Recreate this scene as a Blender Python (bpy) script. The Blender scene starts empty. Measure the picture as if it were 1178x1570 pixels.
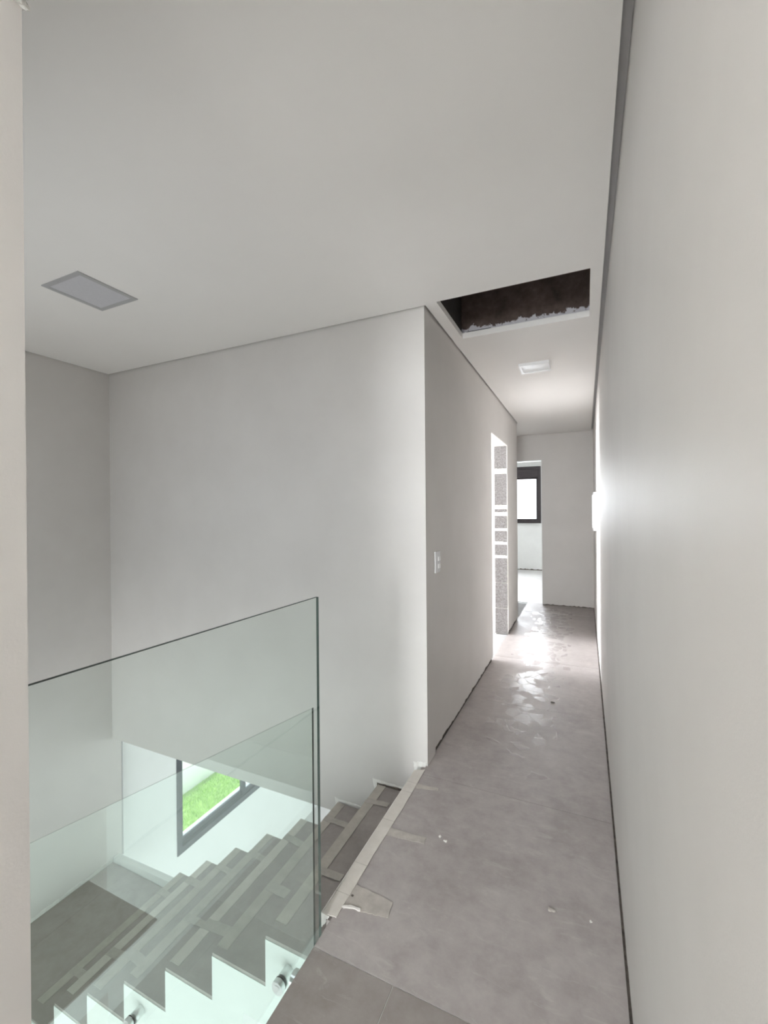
import bpy, bmesh, math, random
from mathutils import Vector, Matrix
random.seed(7)
S = bpy.context.scene
C = S.collection

# ------------------------------------------------------------------ camera
F_PX, YAW, PITCH, ROLL, EYE = 667.1, 0.4333, 0.0016, 0.0082, 1.41
cd = bpy.data.cameras.new('camera'); cam = bpy.data.objects.new('camera', cd); C.objects.link(cam)
cd.sensor_fit = 'VERTICAL'; cd.sensor_height = 24.0; cd.sensor_width = 24.0 * 1178 / 1570
cd.lens = F_PX / 1570 * 24.0
cd.clip_start = 0.02; cd.clip_end = 200
fw = Vector((-math.sin(YAW), math.cos(YAW), 0)); rt = Vector((math.cos(YAW), math.sin(YAW), 0)); up = Vector((0, 0, 1))
fw, up = fw * math.cos(PITCH) - up * math.sin(PITCH), up * math.cos(PITCH) + fw * math.sin(PITCH)
rt, up = rt * math.cos(ROLL) - up * math.sin(ROLL), up * math.cos(ROLL) + rt * math.sin(ROLL)
cam.matrix_world = Matrix(((rt.x, up.x, -fw.x, 0), (rt.y, up.y, -fw.y, 0), (rt.z, up.z, -fw.z, EYE), (0, 0, 0, 1)))
S.camera = cam

# ------------------------------------------------------------------ sky, sun, daylight at the windows, exposure
w = bpy.data.worlds.new('sky'); S.world = w; w.use_nodes = True
bg = w.node_tree.nodes['Background']; bg.inputs[0].default_value = (0.86, 0.93, 1.0, 1); bg.inputs[1].default_value = 1.6
sd = bpy.data.lights.new('sun', 'SUN'); sd.energy = 4.6; sd.angle = 0.02; sd.color = (1, 0.96, 0.9)
sun = bpy.data.objects.new('sun', sd); C.objects.link(sun)
sun.rotation_euler = Vector((0.12, -0.36, -0.92)).to_track_quat('-Z', 'Y').to_euler()

def daylight(name, loc, direction, sx, sy, watts, col=(0.93, 0.97, 1.0)):
    d = bpy.data.lights.new(name, 'AREA'); d.shape = 'RECTANGLE'; d.size = sx; d.size_y = sy; d.energy = watts; d.color = col
    o = bpy.data.objects.new(name, d); C.objects.link(o); o.location = loc
    o.rotation_euler = Vector(direction).to_track_quat('-Z', 'Y').to_euler()
    return o
daylight('daylight_room_behind', (-0.45, -3.75, 1.65), (0, 1, 0), 0.95, 1.4, 136, (0.94, 0.975, 1.0))
daylight('daylight_side_room', (-4.45, 4.62, 1.5), (1, 0, 0), 1.6, 1.6, 295, (0.93, 0.95, 1.0))
daylight('daylight_far_room', (-1.75, 11.3, 1.75), (0, -1, 0), 2.2, 1.6, 290, (0.93, 0.96, 1.0))
daylight('daylight_ground_near', (-0.6, -3.2, -1.7), (0, 1, 0.05), 5.0, 2.0, 72, (0.97, 1.0, 0.98))
daylight('daylight_ground_side', (4.3, 4.0, -1.7), (-1, 0, 0.0), 6.0, 2.0, 62, (0.97, 1.0, 0.98))
S.view_settings.view_transform = 'Standard'; S.view_settings.look = 'None'
S.view_settings.exposure = 0.61; S.view_settings.gamma = 1.0; S.view_settings.use_curve_mapping = False
S.cycles.max_bounces = 14; S.cycles.diffuse_bounces = 7; S.cycles.glossy_bounces = 4
S.cycles.transparent_max_bounces = 24; S.cycles.sample_clamp_indirect = 8.0

# ------------------------------------------------------------------ dimensions (metres, floor of the upper storey z = 0)
H = 2.5375                      # ceiling
XR, XL = 0.109, -0.80           # corridor right and left wall faces
YB = 2.278                      # stair wall face
XS = -3.51                      # left stair wall face
YE, YF = 5.85, 6.873            # end of corridor left wall, far wall
D1, D2, DH = 4.154, 5.08, 2.155 # raw doorway in left wall
XE = -0.81                      # edge of the upper floor
RISE, GO, NOSE, TH = 0.178, 0.272, -1.10, 0.162
SY0, SY1 = 1.285, 2.278         # stair sides
GZ = -2.85                      # ground floor

# ------------------------------------------------------------------ materials
def new_mat(name):
    m = bpy.data.materials.new(name); m.use_nodes = True
    nt = m.node_tree; return m, nt, nt.nodes['Principled BSDF']
def nd(nt, typ, **kw):
    n = nt.nodes.new(typ)
    for k, v in kw.items(): setattr(n, k, v)
    return n
def ramp(nt, fac, stops):
    r = nd(nt, 'ShaderNodeValToRGB'); e = r.color_ramp.elements
    while len(e) < len(stops): e.new(0.5)
    for i, (p, c) in enumerate(stops):
        e[i].position = p; e[i].color = (*c, 1) if len(c) == 3 else c
    nt.links.new(fac, r.inputs[0]); return r
def noise(nt, scale, detail=4, rough=0.55, vec=None, dist=0.0):
    n = nd(nt, 'ShaderNodeTexNoise'); n.inputs['Scale'].default_value = scale; n.inputs['Detail'].default_value = detail
    n.inputs['Roughness'].default_value = rough; n.inputs['Distortion'].default_value = dist
    if vec is not None: nt.links.new(vec, n.inputs['Vector'])
    return n
def coords(nt): return nd(nt, 'ShaderNodeTexCoord').outputs['Object']
def bump(nt, b, height, strength, dist=0.002):
    n = nd(nt, 'ShaderNodeBump'); n.inputs['Strength'].default_value = strength; n.inputs['Distance'].default_value = dist
    nt.links.new(height, n.inputs['Height']); nt.links.new(n.outputs[0], b.inputs['Normal'])
def rough_mat(name, c1, c2, scale=6, rough=0.6, bump_s=0.15, bump_scale=220, spec=0.4, detail=5):
    m, nt, b = new_mat(name); co = coords(nt)
    n = noise(nt, scale, detail, 0.6, co); r = ramp(nt, n.outputs[0], [(0.32, c1), (0.68, c2)])
    nt.links.new(r.outputs[0], b.inputs['Base Color'])
    b.inputs['Roughness'].default_value = rough; b.inputs['Specular IOR Level'].default_value = spec
    if bump_s: bump(nt, b, noise(nt, bump_scale, 3, 0.6, co).outputs[0], bump_s)
    return m
M = {}
M['paint'] = rough_mat('grey_wall_paint', (0.61, 0.587, 0.562), (0.64, 0.617, 0.592), 3.0, 0.55, 0.12, 160, 0.3)
M['white'] = rough_mat('white_plaster', (0.79, 0.80, 0.785), (0.83, 0.84, 0.825), 4.0, 0.6, 0.08, 120)
M['ceiling'] = rough_mat('ceiling_paint', (0.87, 0.848, 0.82), (0.89, 0.868, 0.84), 2.0, 0.7, 0.05, 140, 0.3)
M['raw_plaster'] = rough_mat('unpainted_plaster', (0.74, 0.72, 0.68), (0.86, 0.85, 0.82), 40, 0.85, 0.5, 90)
M['dirt'] = rough_mat('dark_mortar_gap', (0.07, 0.06, 0.052), (0.20, 0.17, 0.145), 28, 0.95, 0.6, 60)
M['concrete'] = rough_mat('grey_concrete', (0.34, 0.34, 0.335), (0.46, 0.455, 0.45), 12, 0.9, 0.5, 60)
M['grout'] = rough_mat('grout', (0.40, 0.385, 0.37), (0.50, 0.485, 0.47), 30, 0.9, 0.2, 90)
M['strip'] = rough_mat('beige_edge_strip', (0.60, 0.56, 0.51), (0.68, 0.64, 0.59), 14, 0.75, 0.2, 90)
M['tape'] = rough_mat('masking_tape', (0.40, 0.365, 0.33), (0.50, 0.462, 0.42), 26, 0.65, 0.3, 120)
M['strip_dim'] = rough_mat('dimmed_edge_strip', (0.43, 0.395, 0.35), (0.52, 0.48, 0.43), 18, 0.75, 0.2, 90)  # strip colour darkened in place of the glass haze that mutes contrast
M['card'] = rough_mat('white_card', (0.72, 0.69, 0.65), (0.80, 0.775, 0.74), 20, 0.8, 0.2, 90)
M['frame_dark'] = rough_mat('anthracite_aluminium', (0.055, 0.062, 0.075), (0.07, 0.078, 0.092), 10, 0.4, 0.0)
M['frame_brown'] = rough_mat('dark_bronze_aluminium', (0.028, 0.022, 0.024), (0.04, 0.03, 0.032), 10, 0.45, 0.0)
M['plastic'] = rough_mat('white_plastic', (0.62, 0.62, 0.625), (0.65, 0.65, 0.655), 8, 0.35, 0.0)
M['plastic_bright'] = rough_mat('bright_white_plastic', (0.84, 0.84, 0.84), (0.87, 0.87, 0.87), 8, 0.3, 0.0)
M['grey_frame'] = rough_mat('lamp_frame_grey', (0.43, 0.425, 0.43), (0.46, 0.455, 0.46), 8, 0.5, 0.0)
M['diffuser'] = rough_mat('lamp_diffuser', (0.58, 0.575, 0.60), (0.61, 0.605, 0.63), 60, 0.45, 0.0)
M['rubber'] = rough_mat('black_rubber', (0.02, 0.022, 0.022), (0.03, 0.032, 0.032), 10, 0.6, 0.0)
M['pavement'] = rough_mat('white_pavement', (0.74, 0.76, 0.80), (0.82, 0.84, 0.88), 6, 0.9, 0.3, 60)
M['soil'] = rough_mat('lawn_soil', (0.16, 0.30, 0.06), (0.24, 0.40, 0.09), 10, 0.95, 0.4, 60)
M['grass'] = rough_mat('grass_blades', (0.26, 0.48, 0.08), (0.40, 0.62, 0.14), 3, 0.7, 0.0)
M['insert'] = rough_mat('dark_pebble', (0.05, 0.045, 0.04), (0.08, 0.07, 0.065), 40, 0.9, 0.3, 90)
m, nt, b = new_mat('brushed_steel'); M['steel'] = m
b.inputs['Base Color'].default_value = (0.72, 0.74, 0.73, 1); b.inputs['Metallic'].default_value = 1; b.inputs['Roughness'].default_value = 0.28

# block: pitted concrete masonry
m, nt, b = new_mat('concrete_block'); M['block'] = m; co = coords(nt)
n = noise(nt, 60, 8, 0.75, co); r = ramp(nt, n.outputs[0], [(0.3, (0.15, 0.138, 0.132)), (0.52, (0.27, 0.255, 0.25)), (0.75, (0.42, 0.41, 0.40))])
nt.links.new(r.outputs[0], b.inputs['Base Color']); b.inputs['Roughness'].default_value = 0.95
bump(nt, b, noise(nt, 90, 6, 0.7, co).outputs[0], 1.0, 0.006)

# bituminous beam seen through the hatch, plaster drips along its foot
m, nt, b = new_mat('bitumen_beam'); M['bitumen'] = m; co = coords(nt)
sx = nd(nt, 'ShaderNodeSeparateXYZ'); nt.links.new(co, sx.inputs[0])
n1 = noise(nt, 9, 6, 0.7, co); r1 = ramp(nt, n1.outputs[0], [(0.3, (0.06, 0.042, 0.036)), (0.6, (0.14, 0.10, 0.085)), (0.8, (0.24, 0.19, 0.16))])
n2 = noise(nt, 16, 7, 0.72, co)
ma = nd(nt, 'ShaderNodeMath', operation='MULTIPLY_ADD'); nt.links.new(n2.outputs[0], ma.inputs[0]); ma.inputs[1].default_value = 0.19; ma.inputs[2].default_value = H - 0.008
mb = nd(nt, 'ShaderNodeMath', operation='LESS_THAN'); nt.links.new(sx.outputs[2], mb.inputs[0]); nt.links.new(ma.outputs[0], mb.inputs[1])
mx = nd(nt, 'ShaderNodeMix', data_type='RGBA'); nt.links.new(mb.outputs[0], mx.inputs[0]); nt.links.new(r1.outputs[0], mx.inputs[6]); mx.inputs[7].default_value = (0.72, 0.70, 0.73, 1)
nt.links.new(mx.outputs[2], b.inputs['Base Color']); b.inputs['Roughness'].default_value = 0.9

def tile_mat(name, dark, mid, light, scuffs):
    m, nt, b = new_mat(name); co = coords(nt)
    n1 = noise(nt, 2.6, 7, 0.62, co, 0.3); n2 = noise(nt, 14, 6, 0.7, co)
    mixn = nd(nt, 'ShaderNodeMath', operation='MULTIPLY_ADD'); nt.links.new(n2.outputs[0], mixn.inputs[0]); mixn.inputs[1].default_value = 0.45
    h = nd(nt, 'ShaderNodeMath', operation='MULTIPLY'); nt.links.new(n1.outputs[0], h.inputs[0]); h.inputs[1].default_value = 0.55
    nt.links.new(h.outputs[0], mixn.inputs[2])
    r = ramp(nt, mixn.outputs[0], [(0.36, dark), (0.5, mid), (0.66, light)])
    col = r.outputs[0]; rough_sock = None
    rr = ramp(nt, n1.outputs[0], [(0.3, (0.46,) * 3), (0.7, (0.58,) * 3)]); rough_sock = rr.outputs[0]
    if scuffs:   # pale plaster scuffs and shiny trodden flakes down the middle of the corridor
        mp = nd(nt, 'ShaderNodeMapping'); mp.inputs['Rotation'].default_value = (0, 0, 0.5); mp.inputs['Scale'].default_value = (3, 9, 1); nt.links.new(co, mp.inputs[0])
        n3 = noise(nt, 2.2, 8, 0.72, mp.outputs[0], 1.2); s3 = ramp(nt, n3.outputs[0], [(0.56, (0, 0, 0)), (0.72, (1, 1, 1))])
        mx = nd(nt, 'ShaderNodeMix', data_type='RGBA'); mf = nd(nt, 'ShaderNodeMath', operation='MULTIPLY'); nt.links.new(s3.outputs[0], mf.inputs[0]); mf.inputs[1].default_value = 0.5
        nt.links.new(mf.outputs[0], mx.inputs[0]); nt.links.new(col, mx.inputs[6]); mx.inputs[7].default_value = (0.52, 0.50, 0.47, 1); col = mx.outputs[2]
        sp = nd(nt, 'ShaderNodeSeparateXYZ'); nt.links.new(co, sp.inputs[0])
        def band(sock, lo0, lo1, hi0, hi1):
            a = nd(nt, 'ShaderNodeMapRange'); a.inputs[1].default_value = lo0; a.inputs[2].default_value = lo1; nt.links.new(sock, a.inputs[0])
            c = nd(nt, 'ShaderNodeMapRange'); c.inputs[1].default_value = hi0; c.inputs[2].default_value = hi1; c.inputs[3].default_value = 1; c.inputs[4].default_value = 0; nt.links.new(sock, c.inputs[0])
            k = nd(nt, 'ShaderNodeMath', operation='MULTIPLY'); nt.links.new(a.outputs[0], k.inputs[0]); nt.links.new(c.outputs[0], k.inputs[1]); return k.outputs[0]
        zx = band(sp.outputs[0], -0.68, -0.48, -0.30, -0.12); zy = band(sp.outputs[1], 2.35, 2.9, 6.4, 7.0)
        zz = nd(nt, 'ShaderNodeMath', operation='MULTIPLY'); nt.links.new(zx, zz.inputs[0]); nt.links.new(zy, zz.inputs[1])
        wob = noise(nt, 5, 4, 0.6, co); wv = nd(nt, 'ShaderNodeVectorMath', operation='MULTIPLY_ADD'); nt.links.new(wob.outputs[1], wv.inputs[0]); wv.inputs[1].default_value = (0.12, 0.12, 0.0); nt.links.new(co, wv.inputs[2])
        vo = nd(nt, 'ShaderNodeTexVoronoi', feature='DISTANCE_TO_EDGE'); vo.inputs['Scale'].default_value = 11; nt.links.new(wv.outputs[0], vo.inputs[0])
        vc = nd(nt, 'ShaderNodeTexVoronoi', feature='F1'); vc.inputs['Scale'].default_value = 11; nt.links.new(wv.outputs[0], vc.inputs[0])
        sc_ = nd(nt, 'ShaderNodeSeparateColor'); nt.links.new(vc.outputs['Color'], sc_.inputs[0])
        a4 = nd(nt, 'ShaderNodeMath', operation='MULTIPLY_ADD'); nt.links.new(zz.outputs[0], a4.inputs[0]); a4.inputs[1].default_value = 0.375; hs = nd(nt, 'ShaderNodeMath', operation='MULTIPLY'); hs.inputs[1].default_value = 0.49; nt.links.new(sc_.outputs[0], hs.inputs[0]); nt.links.new(hs.outputs[0], a4.inputs[2])
        f4 = ramp(nt, a4.outputs[0], [(0.5, (0, 0, 0)), (0.505, (1, 1, 1))])      # whole flakes, more of them along the trodden line
        ed = nd(nt, 'ShaderNodeMapRange'); ed.inputs[1].default_value = 0.0; ed.inputs[2].default_value = 0.05; nt.links.new(vo.outputs[0], ed.inputs[0])
        fl_ = nd(nt, 'ShaderNodeMath', operation='MULTIPLY'); nt.links.new(f4.outputs[0], fl_.inputs[0]); nt.links.new(ed.outputs[0], fl_.inputs[1])
        mr = nd(nt, 'ShaderNodeMix', data_type='RGBA'); nt.links.new(fl_.outputs[0], mr.inputs[0]); nt.links.new(rough_sock, mr.inputs[6]); mr.inputs[7].default_value = (0.26, 0.26, 0.26, 1); rough_sock = mr.outputs[2]
        bump(nt, b, fl_.outputs[0], 0.35, 0.002)
    else:
        bump(nt, b, n2.outputs[0], 0.05, 0.001)
    nt.links.new(col, b.inputs['Base Color']); nt.links.new(rough_sock, b.inputs['Roughness'])
    b.inputs['Specular IOR Level'].default_value = 0.4
    return m
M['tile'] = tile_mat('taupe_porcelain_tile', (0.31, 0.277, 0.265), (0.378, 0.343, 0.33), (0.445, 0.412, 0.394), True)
M['tile_brown_dim'] = tile_mat('dimmed_brown_taupe_tile', (0.235, 0.204, 0.19), (0.285, 0.253, 0.237), (0.34, 0.308, 0.29), True)  # near rows: tile shade plus weaker light put into the colour
M['tread'] = tile_mat('taupe_stair_tile', (0.265, 0.232, 0.216), (0.325, 0.288, 0.269), (0.385, 0.347, 0.327), False)
M['floor_white'] = rough_mat('pale_ground_floor', (0.58, 0.57, 0.56), (0.64, 0.63, 0.62), 3, 0.4, 0.0)

def glass_mat(name, tint, ior=1.5):
    m = bpy.data.materials.new(name); m.use_nodes = True; nt = m.node_tree; nt.nodes.clear()
    out = nd(nt, 'ShaderNodeOutputMaterial'); mix = nd(nt, 'ShaderNodeMixShader'); fr = nd(nt, 'ShaderNodeFresnel'); fr.inputs[0].default_value = ior
    geo = nd(nt, 'ShaderNodeNewGeometry')
    fmul = nd(nt, 'ShaderNodeMath', operation='MULTIPLY')     # reflect at the outer faces only
    inv = nd(nt, 'ShaderNodeMath', operation='SUBTRACT'); inv.inputs[0].default_value = 1.0; nt.links.new(geo.outputs['Backfacing'], inv.inputs[1])
    nt.links.new(fr.outputs[0], fmul.inputs[0]); nt.links.new(inv.outputs[0], fmul.inputs[1])
    dbl = nd(nt, 'ShaderNodeMath', operation='MULTIPLY'); dbl.inputs[1].default_value = 2.0; nt.links.new(fmul.outputs[0], dbl.inputs[0]); dbl.use_clamp = True
    tr = nd(nt, 'ShaderNodeBsdfTransparent'); tr.inputs[0].default_value = (*tint, 1)
    gl = nd(nt, 'ShaderNodeBsdfGlossy'); gl.inputs['Roughness'].default_value = 0.0; gl.inputs[0].default_value = (0.93, 1.0, 0.965, 1)
    nt.links.new(dbl.outputs[0], mix.inputs[0]); nt.links.new(tr.outputs[0], mix.inputs[1]); nt.links.new(gl.outputs[0], mix.inputs[2]); nt.links.new(mix.outputs[0], out.inputs[0])
    return m
M['glass'] = glass_mat('green_tinted_glass', (0.957, 0.984, 0.971))
M['pane'] = glass_mat('clear_window_glass', (0.98, 0.985, 0.99))
m, nt, b = new_mat('glass_edge'); M['edge'] = m
b.inputs['Base Color'].default_value = (0.025, 0.045, 0.038, 1); b.inputs['Roughness'].default_value = 0.3; b.inputs['Specular IOR Level'].default_value = 0.12
# ------------------------------------------------------------------ helpers
def link(name, me, mat, parent=None, loc=None):
    if mat is not None and not me.materials: me.materials.append(mat)
    o = bpy.data.objects.new(name, me); C.objects.link(o)
    if parent is not None: o.parent = parent
    if loc is not None: o.location = loc
    return o
def finish(bm, name, bev=0.0, smooth=False):
    if bev: bmesh.ops.bevel(bm, geom=list(bm.edges), offset=bev, segments=2, affect='EDGES', profile=0.7)
    bmesh.ops.recalc_face_normals(bm, faces=bm.faces)
    me = bpy.data.meshes.new(name); bm.to_mesh(me); bm.free()
    if smooth:
        for p in me.polygons: p.use_smooth = True
    return me
def box(name, a, b, mat, parent=None, bev=0.0, base=(0, 0, 0)):
    bm = bmesh.new(); bmesh.ops.create_cube(bm, size=1)
    for v in bm.verts:
        for i in range(3):
            v.co[i] = (a[i] + b[i]) / 2 + v.co[i] * (b[i] - a[i]) - base[i]
    return link(name, finish(bm, name, bev), mat, parent)
def grid(name, xs, ys, zs, solid, mat, parent=None, base=(0, 0, 0)):
    """one welded solid out of the cells (i,j,k) for which solid() holds"""
    X, Y, Z = len(xs) - 1, len(ys) - 1, len(zs) - 1
    ok = lambda i, j, k: 0 <= i < X and 0 <= j < Y and 0 <= k < Z and solid(i, j, k)
    bm = bmesh.new(); vs = {}
    def V(i, j, k):
        if (i, j, k) not in vs: vs[(i, j, k)] = bm.verts.new((xs[i] - base[0], ys[j] - base[1], zs[k] - base[2]))
        return vs[(i, j, k)]
    for i in range(X):
        for j in range(Y):
            for k in range(Z):
                if not ok(i, j, k): continue
                for d, q in (((-1, 0, 0), [(0, 0, 0), (0, 0, 1), (0, 1, 1), (0, 1, 0)]), ((1, 0, 0), [(1, 0, 0), (1, 1, 0), (1, 1, 1), (1, 0, 1)]),
                             ((0, -1, 0), [(0, 0, 0), (1, 0, 0), (1, 0, 1), (0, 0, 1)]), ((0, 1, 0), [(0, 1, 0), (0, 1, 1), (1, 1, 1), (1, 1, 0)]),
                             ((0, 0, -1), [(0, 0, 0), (0, 1, 0), (1, 1, 0), (1, 0, 0)]), ((0, 0, 1), [(0, 0, 1), (1, 0, 1), (1, 1, 1), (0, 1, 1)])):
                    if not ok(i + d[0], j + d[1], k + d[2]):
                        bm.faces.new([V(i + a, j + b_, k + c) for a, b_, c in q])
    me = bpy.data.meshes.new(name); bm.to_mesh(me); bm.free()
    return link(name, me, mat, parent)
def prism(name, pts, axis, a, b, mat, parent=None, base=(0, 0, 0), bev=0.0):
    """polygon pts extruded along axis ('x','y','z') from a to b"""
    bm = bmesh.new()
    def P(p, t):
        q = {'x': (t, p[0], p[1]), 'y': (p[0], t, p[1]), 'z': (p[0], p[1], t)}[axis]
        return Vector(q) - Vector(base)
    lo = [bm.verts.new(P(p, a)) for p in pts]; hi = [bm.verts.new(P(p, b)) for p in pts]
    bm.faces.new(lo); bm.faces.new(hi)
    for i in range(len(pts)):
        j = (i + 1) % len(pts); bm.faces.new((lo[i], lo[j], hi[j], hi[i]))
    return link(name, finish(bm, name, bev), mat, parent)
def cyl(name, p, q, r, mat, parent=None, base=(0, 0, 0), seg=28, bev=0.0, r2=None):
    p, q = Vector(p), Vector(q); d = q - p; bm = bmesh.new()
    bmesh.ops.create_cone(bm, cap_ends=True, segments=seg, radius1=r, radius2=r if r2 is None else r2, depth=d.length)
    if bev:
        es = [e for e in bm.edges if abs(e.verts[0].co.z - e.verts[1].co.z) < 1e-6]
        bmesh.ops.bevel(bm, geom=es, offset=bev, segments=2, affect='EDGES')
    mt = Matrix.Translation((p + q) / 2 - Vector(base)) @ d.to_track_quat('Z', 'Y').to_matrix().to_4x4()
    bmesh.ops.transform(bm, matrix=mt, verts=bm.verts)
    return link(name, finish(bm, name), mat, parent)
def st(o):
    o['kind'] = 'structure'; return o
def thing(name, label, cat, loc=(0, 0, 0), group=None):
    o = bpy.data.objects.new(name, None); C.objects.link(o); o.location = loc; o.empty_display_size = 0.1
    o['label'] = label; o['category'] = cat
    if group: o['group'] = group
    return o
def ragged(name, p0, p1, z0, z1, jag, depth, normal, mat, parent, n=40, jag_top=False):
    """a strip between p0 and p1 (xy), z0..z1, whose lower (or upper) edge is torn"""
    bm = bmesh.new(); nv = Vector((normal[0], normal[1], 0)) * depth; rows = []
    for i in range(n + 1):
        t = i / n; x = p0[0] + (p1[0] - p0[0]) * t; y = p0[1] + (p1[1] - p0[1]) * t
        j = random.uniform(0, jag)
        lo, hi = (z0, z1 + j) if jag_top else (z0 + j, z1)
        rows.append([bm.verts.new(Vector((x, y, lo))), bm.verts.new(Vector((x, y, hi))), bm.verts.new(Vector((x, y, hi)) - nv), bm.verts.new(Vector((x, y, lo)) - nv)])
    for a, b in zip(rows, rows[1:]):
        for k in range(4): bm.faces.new((a[k], a[(k + 1) % 4], b[(k + 1) % 4], b[k]))
    bm.faces.new(rows[0]); bm.faces.new(rows[-1])
    return link(name, finish(bm, name), mat, parent)
def blob(name, pts, axis, a, b, mat, parent, base=(0, 0, 0), jitter=0.003, n=6):
    """irregular flat patch: polygon with its edges roughened"""
    out = []
    for i, p in enumerate(pts):
        q = pts[(i + 1) % len(pts)]
        for k in range(n):
            t = k / n
            out.append((p[0] + (q[0] - p[0]) * t + random.uniform(-jitter, jitter), p[1] + (q[1] - p[1]) * t + random.uniform(-jitter, jitter)))
    return prism(name, out, axis, a, b, mat, parent, base)

# ------------------------------------------------------------------ SHELL
ZT = 3.0
# right wall of the corridor, full length
wr = st(grid('wall_right', [XR, XR + 0.15], [-3.5, 11.0], [0.024, ZT], lambda i, j, k: True, M['paint']))
ragged('plaster_edge', (XR, 0.3), (XR, 6.86), 0.003, 0.024, 0.011, 0.02, (-1, 0), M['paint'], wr, 110)
box('mortar_gap', (XR + 0.02, -3.5, -0.02), (XR + 0.14, 11.0, 0.024), M['dirt'], wr)
# corridor left wall with the raw doorway
wl = st(grid('wall_left', [XL - 0.15, XL], [YB + 0.14, D1, D2, YE], [0.046, DH, ZT], lambda i, j, k: not (j == 1 and k == 0), M['paint']))
for a, b_, n in ((YB + 0.14, D1, 60), (D2, YE, 26)):
    ragged('plaster_edge', (XL, a), (XL, b_), 0.024, 0.046, 0.015, 0.014, (1, 0), M['paint'], wl, n)
    box('mortar_gap', (XL - 0.14, a + 0.004, -0.02), (XL - 0.014, b_ - 0.004, 0.046), M['dirt'], wl)
# lintel underside and jamb plaster, then the bare blocks of the far jamb, one by one
box('lintel_plaster', (XL - 0.152, D1, DH - 0.012), (XL + 0.0008, D2, DH + 0.0), M['raw_plaster'], wl, 0.002)
ragged('plaster_edge', (XL - 0.004, D1 + 0.0), (XL - 0.15, D1 + 0.0), 0.0, DH, 0.02, 0.006, (0, -1), M['raw_plaster'], wl, 8)
blocks = [(0.005, 0.29), (0.296, 0.578), (0.584, 0.865), (0.895, 1.02), (1.05, 1.175), (1.205, 1.345), (1.388, 1.425), (1.47, 1.825), (1.885, 2.14)]
for z0, z1 in blocks:
    box('block', (XL - 0.146, D2 - 0.014 - random.uniform(0, 0.006), z0), (XL - 0.006, D2 + 0.002, z1), M['block'], wl, 0.005)
box('mortar_bed', (XL - 0.149, D2 - 0.008, 0.0), (XL - 0.003, D2 + 0.001, DH - 0.012), M['raw_plaster'], wl)
for z0, z1, t in ((0.868, 0.892, 0.016), (1.024, 1.046, 0.018), (1.179, 1.20, 0.017), (1.352, 1.385, 0.02), (1.40, 1.45, 0.016), (1.832, 1.878, 0.022)):
    ragged('mortar_joint', (XL - 0.147, D2 - t), (XL - 0.005, D2 - t), z0 - 0.004, z1, 0.012, 0.012, (0, -1), M['raw_plaster'], wl, 10, True)
ragged('plaster_arris', (XL - 0.0, D2 - 0.016), (XL - 0.006, D2 - 0.016), 0.02, DH - 0.012, 0.01, 0.016, (0, -1), M['raw_plaster'], wl, 3)
# big wall over the stairs; its foot is the beam that stops short above the ground floor room
ws = st(grid('wall_stair', [-3.7, XL - 0.15, XL], [YB, YB + 0.14], [-0.42, 0.012, ZT], lambda i, j, k: not (i == 1 and k == 0 and False), M['paint']))
blob('plaster_patch', [(-0.885, 0.004), (-0.872, -0.06), (-0.848, -0.06), (-0.84, -0.012), (-0.818, -0.014), (-0.806, 0.02), (-0.85, 0.016)], 'y', YB - 0.0025, YB + 0.002, M['raw_plaster'], ws)
blob('plaster_patch', [(-1.14, -0.15), (-1.127, -0.22), (-1.118, -0.222), (-1.112, -0.17), (-1.04, -0.168), (-0.94, -0.166), (-0.95, -0.157), (-1.06, -0.156)], 'y', YB - 0.0025, YB + 0.002, M['raw_plaster'], ws, jitter=0.002)
blob('plaster_patch', [(-1.40, -0.33), (-1.39, -0.395), (-1.372, -0.39), (-1.37, -0.35), (-1.22, -0.347), (-1.22, -0.34), (-1.37, -0.337)], 'y', YB - 0.0025, YB + 0.002, M['raw_plaster'], ws, jitter=0.002)
blob('mortar_gap', [(-1.112, -0.172), (-1.112, -0.192), (-0.86, -0.178), (-0.86, -0.163)], 'y', YB - 0.003, YB + 0.002, M['dirt'], ws, jitter=0.003)
# left wall of the stairwell: thick finish above the landing, ends with the beam
wsl = st(grid('wall_stair_left', [XS - 0.19, XS], [0.25, YB + 0.075], [GZ, ZT], lambda i, j, k: True, M['paint']))
ragged('plaster_patch', (XS + 0.002, 0.6), (XS + 0.002, YB - 0.004), -1.424, -1.405, 0.014, 0.004, (1, 0), M['raw_plaster'], wsl, 60, True)
st(box('trim_2', (XS - 0.012, YB + 0.0755, -1.42), (XS + 0.004, YB + 0.084, -0.421), M['grey_frame']))
# near wall: its raw opening frames the picture on the left
wf = st(grid('wall_front', [-3.7, -3.2, -1.2, XL, XR], [0.25, 0.386], [0.0, 0.9, 2.2, 2.213, ZT], lambda i, j, k: not (i == 3 and k < 3) and not (i == 1 and k == 1), M['paint']))  # second opening is an added, unseen window to light the stairwell
for k in range(7):
    bm = bmesh.new(); bmesh.ops.create_icosphere(bm, subdivisions=3, radius=1)
    sx_, sy_, sz_ = random.uniform(0.010, 0.018), random.uniform(0.014, 0.024), random.uniform(0.007, 0.012)
    ph = random.uniform(0, 9)
    for v in bm.verts:
        f = 1 + 0.22 * math.sin(7 * v.co.x + ph) * math.cos(6 * v.co.y + 2 * ph) + random.uniform(-0.05, 0.05)
        v.co = Vector((v.co.x * sx_ * f, v.co.y * sy_ * f, v.co.z * sz_ * f)) + Vector((XL + 0.001 + k * 0.013, 0.375 - (k % 2) * 0.022, 2.213 + 0.001 * (k % 3)))
    link('plaster_lump', finish(bm, 'plaster_lump'), M['raw_plaster'], wf)
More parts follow.
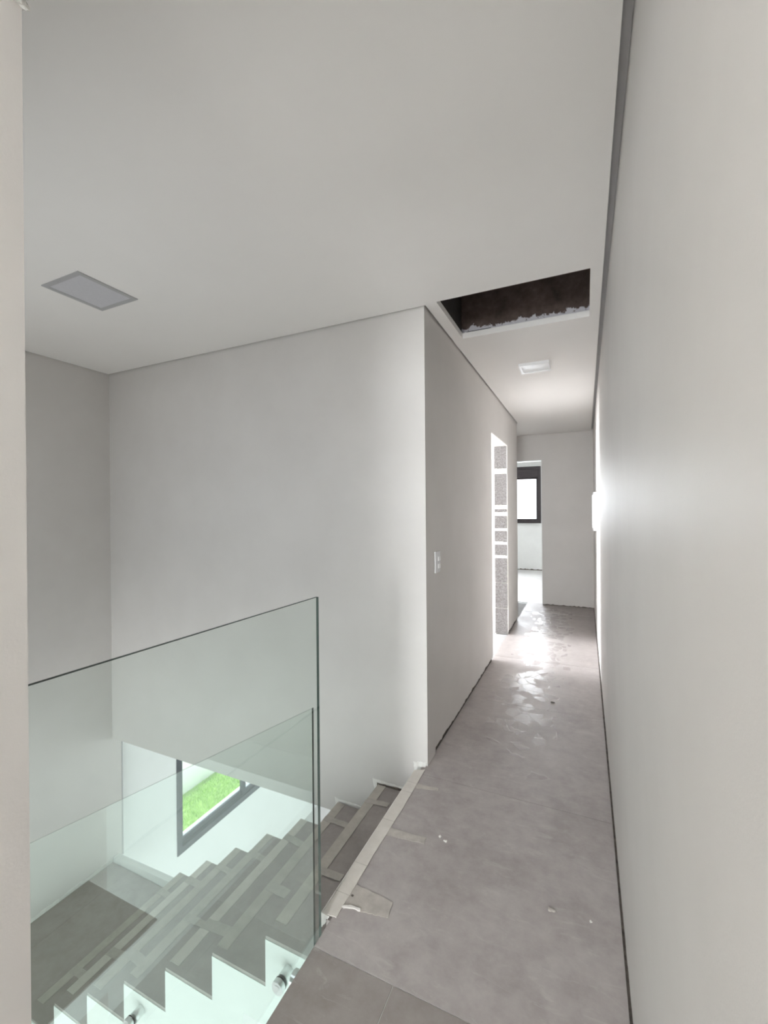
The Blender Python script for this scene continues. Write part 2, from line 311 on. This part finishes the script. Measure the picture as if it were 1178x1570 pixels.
# far wall with the doorway to the far room
wb = st(grid('wall_back', [-4.0, -1.46, -0.587, XR + 0.03], [YF, YF + 0.14], [0.025, 2.158, ZT], lambda i, j, k: not (i == 1 and k == 0), M['paint']))
ragged('plaster_edge', (-0.587, YF), (XR, YF), 0.006, 0.025, 0.014, 0.01, (0, -1), M['paint'], wb, 24)
box('mortar_gap', (-0.58, YF + 0.01, -0.02), (XR + 0.02, YF + 0.13, 0.025), M['dirt'], wb)
box('jamb_plaster', (-0.5895, YF - 0.001, 0.0), (-0.586, YF + 0.141, 2.158), M['white'], wb)
box('lintel_plaster', (-1.46, YF - 0.001, 2.148), (-0.586, YF + 0.141, 2.1585), M['white'], wb)

# ceilings: plasterboard with a shadow gap along every wall; hatch hole over the corridor
HX0, HX1, HY0, HY1 = -0.722, 0.030, 2.255, 2.812
cx = [XS + 0.010, XL + 0.012, HX0, HX1, XR - 0.025]; cy = [0.39, HY0, YB - 0.012, HY1, YF - 0.008]
ceil = st(grid('ceiling', cx, cy, [H, H + 0.0125], lambda i, j, k: not ((i == 2 and j in (1, 2)) or (i == 0 and j >= 2)), M['ceiling']))
st(box('trim_1', (XR - 0.05, 0.39, H + 0.022), (XR - 0.0005, YF - 0.001, H + 0.025), M['grey_frame']))
# strip beyond the end of the corridor's left wall
cp = st(box('ceiling_passage', (-4.0, YE + 0.012, H), (XL + 0.012, YF - 0.008, H + 0.0125), M['ceiling']))
# hatch: plasterboard lips, dark beam, void
hz = H + 0.0125
for a, b_ in (((HX0 - 0.02, HY0 - 0.02, hz), (HX0, HY1 + 0.02, hz + 0.022)), ((HX1, HY0 - 0.02, hz), (HX1 + 0.02, HY1 + 0.02, hz + 0.022)),
              ((HX0, HY1, hz), (HX1, HY1 + 0.02, hz + 0.024)), ((HX0, HY0 - 0.02, hz), (HX1, HY0, hz + 0.022))):
    box('hatch_lip', a, b_, M['ceiling'], ceil)
bmx = st(box('beam_hatch', (-1.1, HY1 + 0.07, hz + 0.001), (XR - 0.06, HY1 + 0.25, ZT), M['bitumen']))
st(box('hatch_dark_panel', (HX0 - 0.06, HY0 - 0.1, hz + 0.023), (HX0 - 0.025, HY1 + 0.069, ZT), M['insert']))  # dark panel added in the void so its left side reads unlit
cyl('wire', (-0.70, HY1 + 0.012, hz + 0.03), (-0.55, HY1 + 0.06, hz + 0.05), 0.003, M['rubber'], bmx, seg=8)
st(grid('roof', [-4.3, -1.16, 0.5], [-4.0, 0.25, 11.9], [ZT, ZT + 0.2], lambda i, j, k: not (i == 0 and j == 0), M['bitumen']))  # unseen; one corner cut away so sun reaches the added terrace
for nm, a, b_ in (('ceiling_room_behind', (-1.0, -3.5, H), (XR, 0.25, H + 0.02)), ('ceiling_side_room', (-4.0, YB + 0.14, H), (XL - 0.15, YE, H + 0.02)), ('ceiling_far_room', (-4.0, YF + 0.14, H), (XR, 10.75, H + 0.02))):
    st(box(nm, a, b_, M['white']))

# floor slab of the upper storey with the stair opening, porcelain tiles on it one by one
fl = st(grid('floor', [-4.0, XS - 0.0, XE, 4.2], [-3.5, 0.386, YB, YB + 0.14, 10.9], [-0.2, -0.010], lambda i, j, k: not (i < 2 and j in (1, 2)), M['white']))
box('grout_bed', (XE + 0.001, -0.6, -0.0099), (XR - 0.007, YF + 0.15, -0.002), M['grout'], fl)
rows = [-0.86, 0.165, 1.178, 2.194, 3.252, 4.285, 5.315, 6.345, 7.4]
for r_, (y0, y1) in enumerate(zip(rows, rows[1:])):
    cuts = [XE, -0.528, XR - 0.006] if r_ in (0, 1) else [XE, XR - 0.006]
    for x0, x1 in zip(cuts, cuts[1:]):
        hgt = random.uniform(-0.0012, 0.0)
        box('tile', (x0 + 0.0012, y0 + 0.0014, -0.0098), (x1 - 0.0012, min(y1, YF + 0.1) - 0.0014, hgt), M['tile_brown_dim'] if r_ < 2 else M['tile'], fl, 0.0007)
box('mortar_gap', (XR - 0.0065, -0.6, -0.0099), (XR + 0.02, YF, -0.007), M['dirt'], fl)
box('doorway_screed', (XL - 0.16, D1 + 0.004, -0.0098), (XE, D2 - 0.02, -0.003), M['concrete'], fl)
box('passage_screed', (-3.9, YE, -0.0098), (XE, YF, -0.003), M['concrete'], fl)
ff = st(box('floor_far_room', (-4.0, YF + 0.1, -0.0098), (XR, 10.75, -0.001), M['floor_white']))
st(box('floor_side_room', (-4.0, YB + 0.14, -0.0098), (XL - 0.16, YE, -0.003), M['concrete']))
st(box('floor_room_behind', (-1.0, -3.5, -0.0098), (XE - 0.001, 0.25, -0.003), M['concrete']))
st(box('floor_ground', (-3.75, -3.6, GZ - 0.15), (4.2, 9.0, GZ), M['floor_white']))

# walls of the rooms that give the light (openings are real windows)
st(grid('wall_room_behind', [-1.15, -0.94, 0.04, XR + 0.15], [-3.65, -3.5], [-0.2, 0.9, 2.4, ZT], lambda i, j, k: not (i == 1 and k == 1), M['paint']))
st(box('wall_room_behind_left', (-1.15, -3.5, -0.0098), (-1.0, 0.25, ZT), M['paint']))
st(grid('wall_side_room', [-4.15, -4.0], [YB, 3.8, 5.45, YF + 0.14], [-0.2, 0.7, 2.3, ZT], lambda i, j, k: not (j == 1 and k == 1), M['paint']))
st(box('wall_side_room_back', (-4.0, YE - 0.12, 0), (XL - 0.15, YE, ZT), M['paint']))
st(box('wall_far_room_left', (-4.15, YF, -0.2), (-4.0, 10.9, ZT), M['white']))
WX0, WX1, WZ0, WZ1 = -2.6, -0.935, 1.105, 2.43
wfar = st(grid('wall_far_room', [-4.0, WX0, WX1, XR + 0.15], [10.75, 10.9], [-0.2, WZ0, WZ1, ZT], lambda i, j, k: not (i == 1 and k == 1), M['white']))
ragged('plaster_gap', (-1.6, 10.748), (-0.5, 10.748), -0.001, 0.012, 0.02, 0.004, (0, -1), M['dirt'], wfar, 40, True)
st(box('floor_terrace_added', (-4.0, -3.5, -0.0098), (-1.15, 0.25, -0.002), M['concrete']))  # unseen terrace added to bounce sun through the near wall opening
# ground floor: white wall with the window the photograph shows, back wall, near and side openings left glazed by daylight
GX, GY0, GY1, GZ0, GZ1 = -3.56, 2.925, 4.75, -1.875, -0.62
st(grid('wall_window', [GX - 0.16, GX], [YB + 0.075, GY0, GY1, 9.0], [GZ, GZ0, GZ1, -0.2], lambda i, j, k: not (j == 1 and k == 1), M['white']))
st(box('wall_ground_back', (-3.7, 7.2, GZ), (4.2, 7.35, -0.2), M['white']))
st(box('wall_ground_left', (-3.75, -3.6, GZ), (-3.7, 0.25, 0.0), M['white']))

# ------------------------------------------------------------------ WINDOWS
def rect_frame(name, axis, pos, d, u0, u1, v0, v1, t, mat, parent):
    """rectangular frame in the plane axis=pos, depth d, members of width t"""
    us, vs = [u0, u0 + t, u1 - t, u1], [v0, v0 + t, v1 - t, v1]
    if axis == 'x': return grid(name, [pos, pos + d], us, vs, lambda i, j, k: not (j == 1 and k == 1), mat, parent)
    return grid(name, us, [pos, pos + d], vs, lambda i, j, k: not (i == 1 and k == 1), mat, parent)
w1 = st(bpy.data.objects.new('window_1', None)); C.objects.link(w1)
rect_frame('window_frame', 'x', GX - 0.07, 0.078, GY0, GY1, GZ0, GZ1, 0.058, M['frame_dark'], w1)
mid = (GY0 + GY1) / 2
for k, (a, b_, px) in enumerate(((GY0 + 0.046, mid + 0.03, GX - 0.058), (mid - 0.03, GY1 - 0.046, GX - 0.030))):
    lf = rect_frame('sliding_leaf', 'x', px, 0.024, a, b_, GZ0 + 0.056, GZ1 - 0.056, 0.05, M['frame_dark'], w1)
    box('pane', (px + 0.009, a + 0.049, GZ0 + 0.104), (px + 0.014, b_ - 0.049, GZ1 - 0.104), M['pane'], lf)
box('window_track', (GX - 0.03, GY0 + 0.046, GZ0 + 0.047), (GX - 0.024, GY1 - 0.046, GZ0 + 0.066), M['frame_dark'], w1)
box('leaf_latch', (GX - 0.035, mid - 0.028, -1.62), (GX - 0.014, mid - 0.008, -1.50), M['frame_dark'], lf, 0.003)
box('window_sill', (GX - 0.2, GY0 - 0.03, GZ0 - 0.03), (GX - 0.07, GY1 + 0.03, GZ0 + 0.002), M['pavement'], w1)
w2 = st(bpy.data.objects.new('window_2', None)); C.objects.link(w2)
rect_frame('window_frame', 'y', 10.70, 0.12, WX0, WX1, WZ0, WZ1, 0.05, M['frame_brown'], w2)
box('shutter_box', (WX0 + 0.05, 10.715, WZ1 - 0.245), (WX1 - 0.05, 10.81, WZ1 - 0.05), M['frame_brown'], w2, 0.004)
for k in range(4):
    box('shutter_slat', (WX0 + 0.06, 10.708, WZ1 - 0.235 + 0.045 * k), (WX1 - 0.06, 10.716, WZ1 - 0.198 + 0.045 * k), M['frame_brown'], w2, 0.003)
for a, b_ in ((WX0 + 0.05, -1.76), (-1.79, WX1 - 0.05)):
    lf = rect_frame('window_leaf', 'y', 10.75, 0.04, a, b_, WZ0 + 0.048, WZ1 - 0.243, 0.052, M['frame_brown'], w2)
    box('pane', (a + 0.05, 10.765, WZ0 + 0.098), (b_ - 0.05, 10.771, WZ1 - 0.293), M['pane'], lf)

# ------------------------------------------------------------------ STAIRCASE (folded plate)
sc = thing('staircase', 'white folded staircase with taupe tiled treads going down left behind the glass', 'staircase', (XE, SY0, 0))
B = (XE, SY0, 0)
nose = lambda k: NOSE - GO * (k - 1)
xsb = sorted({XS + 0.001, XE - 0.001} | {nose(k) for k in range(1, 9)} | {nose(k) + TH for k in range(2, 9)})
zsb = sorted({-RISE * k - 0.012 for k in range(1, 9)} | {-RISE * k - TH for k in range(1, 9)})
def in_plate(i, j, k_):
    x, z = (xsb[i] + xsb[i + 1]) / 2, (zsb[k_] + zsb[k_ + 1]) / 2
    kt = next((k for k in range(1, 9) if x > nose(k)), 8); kb = next((k for k in range(1, 9) if x > nose(k) + TH), 8)
    return -RISE * kb - TH < z < -RISE * kt - 0.012
grid('stair_body', xsb, [SY0, SY1 - 0.002], zsb, in_plate, M['white'], sc, B)
prism('first_riser', [(XE - 0.001, -0.19), (XE - 0.001, -0.011), (XE - 0.02, -0.011), (XE - 0.02, -0.19)], 'y', SY0, SY1 - 0.002, M['tread'], sc, B)
for k in range(1, 9):
    x0, x1, z = nose(k), (nose(k - 1) if k > 1 else XE - 0.02), -RISE * k
    if k == 8: x0, x1 = XS + 0.001, nose(7)
    xn = nose(k)
    if k < 8:
        box('tread', (x0, SY0 + 0.003, z - 0.0118), (x1 - 0.0002, SY1 - 0.006, z), M['tread'], sc, 0.0008, B)
    else:       # landing: two tiles, joint parallel to the risers
        box('tread', (XS + 0.003, 0.395, z - 0.0118), (-3.301, SY1 - 0.006, z - 0.0008), M['tread'], sc, 0.0008, B)
        box('tread', (-3.299, 0.395, z - 0.0118), (x1 - 0.0002, SY1 - 0.006, z), M['tread'], sc, 0.0008, B)
    if k < 8:
        # protective strip taped over the nosing
        ns = prism('nosing_strip', [(xn - 0.004, z - 0.022), (xn - 0.001, z - 0.022), (xn - 0.001, z + 0.0005), (xn + 0.048, z + 0.0005), (xn + 0.048, z + 0.003), (xn - 0.004, z + 0.003)],
                   'y', SY0 + 0.02 + random.uniform(0, 0.05), SY1 - 0.008, M['strip_dim'] if k % 3 else M['strip'], sc, B)
        for yy in (2.12 + random.uniform(-0.03, 0.03), 1.56 + random.uniform(-0.08, 0.08)):
            ln = random.uniform(0.11, 0.17); hw = random.uniform(0.018, 0.026); sk = random.uniform(-0.02, 0.02)
            blob('masking_tape', [(xn - 0.0045, yy - hw), (xn + ln, yy - hw + sk), (xn + ln, yy + hw + sk), (xn - 0.0045, yy + hw)], 'z', z + 0.0032, z + 0.0042, M['tape'], ns, B, 0.002)
# near part of the landing that the flight turns on, one slab
box('landing_slab', (XS + 0.001, 0.39, -RISE * 8 - TH), (nose(7) - 0.001, SY0 - 0.001, -RISE * 8 - 0.012), M['white'], sc, 0, B)
# sloping white side beam on the far side
prism('side_beam', [(XS + 0.001, -1.39), (-3.2, -1.378), (-2.72, -1.362), (-1.31, -0.437), (-1.31, -0.74), (-2.72, -1.66), (XS + 0.001, -1.70)], 'y', SY1 - 0.0005, SY1 + 0.045, M['white'], sc, B)

# ------------------------------------------------------------------ GLASS GUARDS
def pane_mesh(pts, axis, a, b, name, parent, base):
    """glass sheet: clear faces, dark rims"""
    o = prism(name, pts, axis, a, b, M['glass'], parent, base)
    o.data.materials.append(M['edge']); ai = 'xyz'.index(axis)
    for p in o.data.polygons:
        if abs(p.normal[ai]) < 0.5: p.material_index = 1
    return o
def standoff(p_wall, p_glass, n, parent, base, glass_t=0.010):
    """spacer from the wall to the pane, rubber washer, cap in front; n points away from the wall"""
    pw, pg, nv = Vector(p_wall), Vector(p_glass), Vector(n)
    s = cyl('standoff', pw, pg, 0.021, M['steel'], parent, base, bev=0.001)
    cyl('washer', pg + nv * glass_t, pg + nv * (glass_t + 0.0035), 0.0235, M['rubber'], s, base)
    cyl('cap', pg + nv * (glass_t + 0.0035), pg + nv * (glass_t + 0.022), 0.024, M['steel'], s, base, bev=0.002)
    cyl('screw', pg + nv * (glass_t + 0.022), pg + nv * (glass_t + 0.0232), 0.012, M['steel'], s, base, bev=0.0004)
g1b = (-0.827, 0.39, -0.25)
g1 = thing('glass_guard', 'level glass guard along the edge of the upper floor beside the grey near wall', 'glass railing', g1b)
pane_mesh([(0.392, -0.25), (1.243, -0.25), (1.243, 1.122), (0.392, 1.131)], 'x', -0.832, -0.822, 'pane', g1, g1b)
for y in (0.62, 1.128): standoff((XE - 0.0005, y, -0.072), (-0.822, y, -0.072), (-1, 0, 0), g1, g1b)
g2b = (-0.849, 1.242, -0.4)
g2 = thing('glass_guard', 'sloping glass guard standing in front of the white stair side', 'glass railing', g2b)
SL = 0.582; zt = lambda x: 0.741 + SL * (x + 0.849)
pane_mesh([(-0.849, zt(-0.849)), (-3.05, zt(-3.05)), (-3.05, zt(-3.05) - 1.32), (-0.849, zt(-0.849) - 1.32)], 'y', 1.237, 1.247, 'pane', g2, g2b)
for x, z in ((-0.990, -0.258), (-1.795, -0.782), (-2.62, -1.31)): standoff((x, SY0 - 0.0005, z), (x, 1.247, z), (0, -1, 0), g2, g2b)

# ------------------------------------------------------------------ EDGE PROTECTOR ON THE UPPER FLOOR
eb = (-0.82, 1.76, 0.0)
ep = thing('edge_protector', 'beige cardboard edge strip taped along the top step of the stairs', 'edge strip', eb)
pts_l = [(-0.846, 1.288), (-0.793, 1.294), (-0.797, 1.60), (-0.794, 1.90), (-0.800, 2.236), (-0.852, 2.205), (-0.849, 1.9), (-0.850, 1.6)]
blob('strip_top', pts_l, 'z', 0.0005, 0.004, M['strip'], ep, eb, 0.0012, 5)
ragged_base = ep
bm = bmesh.new(); prev = None
for i in range(41):
    t = i / 40; y = 1.290 + t * 0.92; zl = -0.048 + random.uniform(-0.006, 0.006)
    cur = [bm.verts.new(Vector((-0.852, y, 0.0035)) - Vector(eb)), bm.verts.new(Vector((-0.8535, y, zl)) - Vector(eb)), bm.verts.new(Vector((-0.850, y, zl)) - Vector(eb)), bm.verts.new(Vector((-0.8485, y, 0.0035)) - Vector(eb))]
    if prev:
        for k in range(4): bm.faces.new((prev[k], prev[(k + 1) % 4], cur[(k + 1) % 4], cur[k]))
    else: bm.faces.new(cur)
    prev = cur
bm.faces.new(prev)
link('strip_flap', finish(bm, 'strip_flap'), M['card'], ep)
prism('strip_end', [(-0.853, 0.0035), (-0.853, -0.048), (-0.836, -0.03), (-0.818, 0.0005)], 'y', 1.287, 1.289, M['card'], ep, eb)
for pts in ([(-0.795, 1.335), (-0.775, 1.352), (-0.722, 1.350), (-0.675, 1.358), (-0.632, 1.366), (-0.638, 1.428), (-0.70, 1.436), (-0.80, 1.44)],
            [(-0.80, 1.715), (-0.74, 1.722), (-0.628, 1.735), (-0.632, 1.772), (-0.74, 1.766), (-0.80, 1.765)],
            [(-0.802, 2.066), (-0.74, 2.078), (-0.68, 2.096), (-0.684, 2.112), (-0.735, 2.108), (-0.802, 2.106)]):
    blob('masking_tape', pts, 'z', 0.0006, 0.0022, M['tape'], ep, eb, 0.0025, 4)
blob('masking_tape_curl', [(-0.797, 1.335), (-0.785, 1.333), (-0.763, 1.344), (-0.728, 1.346), (-0.73, 1.353), (-0.765, 1.352), (-0.788, 1.343)], 'z', 0.0025, 0.007, M['card'], ep, eb, 0.0015, 4)
for y in (1.385, 1.53, 1.80, 2.02, 2.10):
    box('tape_seam', (-0.852, y, 0.004), (-0.795, y + 0.0016, 0.0044), M['tape'], ep, 0, eb)
box('tape_hole', (-0.789, 1.388, 0.0022), (-0.780, 1.396, 0.0028), M['dirt'], ep, 0.0, eb)

# ------------------------------------------------------------------ ELECTRICS
def ceiling_light(label, x0, x1, y0, y1, t, fr, df, drop=0.004):
    b_ = ((x0 + x1) / 2, (y0 + y1) / 2, H)
    r = thing('ceiling_light', label, 'ceiling light', b_)
    grid('frame', [x0, x0 + t, x1 - t, x1], [y0, y0 + t, y1 - t, y1], [H - drop, H - 0.0002], lambda i, j, k: not (i == 1 and j == 1), fr, r, b_)
    box('diffuser', (x0 + t, y0 + t, H - drop * 0.6), (x1 - t, y1 - t, H - 0.0003), df, r, 0, b_)
    return r
ceiling_light('square recessed ceiling light with grey frame above the stairs', -2.425, -2.13, 1.24, 1.54, 0.024, M['grey_frame'], M['diffuser'])
ceiling_light('small white ceiling light panel in the corridor beyond the dark hatch', -0.460, -0.240, 3.485, 3.695, 0.018, M['plastic_bright'], M['plastic_bright'], 0.022)
sb = (XL, 2.467, 1.108)
sw = thing('light_switch', 'white vertical light switch with two buttons on corridor left wall', 'light switch', sb)
box('plate', (XL + 0.0002, 2.423, 1.046), (XL + 0.008, 2.513, 1.170), M['plastic'], sw, 0.003, sb)
for z0, z1 in ((1.114, 1.139), (1.070, 1.095)):
    box('button', (XL + 0.008, 2.466, z0), (XL + 0.0115, 2.505, z1), M['plastic_bright'], sw, 0.0015, sb)
pb = (XR, 5.25, 1.39)
pn = thing('breaker_panel', 'white electrical breaker box mounted on the right corridor wall', 'breaker box', pb)
box('case', (XR - 0.030, 5.06, 1.185), (XR - 0.0002, 5.46, 1.595), M['plastic'], pn, 0.004, pb)
dr = box('panel_door', (XR - 0.040, 5.10, 1.215), (XR - 0.030, 5.44, 1.565), M['plastic_bright'], pn, 0.003, pb)
box('catch', (XR - 0.043, 5.12, 1.37), (XR - 0.040, 5.14, 1.41), M['plastic'], dr, 0.001, pb)

# ------------------------------------------------------------------ CRUMBS ON THE FLOOR
def chip(name, label, x, y, r, mat, cat):
    bm = bmesh.new(); bmesh.ops.create_icosphere(bm, subdivisions=2, radius=1); ph = random.uniform(0, 6)
    for v in bm.verts:
        f = 1 + 0.3 * math.sin(4 * v.co.x + ph) + random.uniform(-0.12, 0.12)
        v.co = Vector((v.co.x * r * 1.3 * f, v.co.y * r * f, (v.co.z * f + 0.8) * r * 0.4))
    o = link(name, finish(bm, name), mat, None, (x, y, 0.0)); o['label'] = label; o['category'] = cat
chip('plaster_chip', 'white plaster chip on the floor left of a second chip near middle tape', -0.58, 1.803, 0.006, M['raw_plaster'], 'debris')
chip('plaster_chip', 'white plaster chip on the floor nearest the tile middle beside middle tape', -0.551, 1.787, 0.006, M['raw_plaster'], 'debris')
chip('plaster_chip', 'tiny white plaster chip on the floor close to the right wall gap', 0.008, 1.64, 0.005, M['raw_plaster'], 'debris')
chip('plaster_chip', 'pale plaster smear lump on the floor in the middle of the corridor', -0.118, 1.63, 0.009, M['tape'], 'debris')
chip('pebble', 'small dark pebble on the corridor floor under the far ceiling light', -0.225, 3.40, 0.010, M['insert'], 'pebble')

# ------------------------------------------------------------------ OUTSIDE THE GROUND FLOOR WINDOW
st(box('ground_pavement', (-5.2, -6, -3.3), (-3.72, 14, -3.1), M['pavement']))
st(box('ground_lawn', (-5.9, -6, -3.3), (-5.2, 14, -3.12), M['soil']))
st(box('wall_garden', (-6.1, -6, -3.3), (-5.9, 14, -2.4), M['white']))
gv, gf = [], []
for i in range(16000):
    x, y = random.uniform(-5.86, -5.2), random.uniform(2.5, 9.0); a = random.uniform(0, 6.283); h_ = random.uniform(0.03, 0.06); dx, dy = 0.004 * math.cos(a), 0.004 * math.sin(a)
    n0 = len(gv); gv += [(x - dx, y - dy, -3.12), (x + dx, y + dy, -3.12), (x + random.uniform(-.03, .03), y + random.uniform(-.03, .03), -3.12 + h_)]; gf.append((n0, n0 + 1, n0 + 2))
me = bpy.data.meshes.new('grass'); me.from_pydata(gv, [], gf)
go = link('grass', me, M['grass']); go['kind'] = 'stuff'; go['label'] = 'sunlit green grass outside the lower stairwell window'; go['category'] = 'grass'
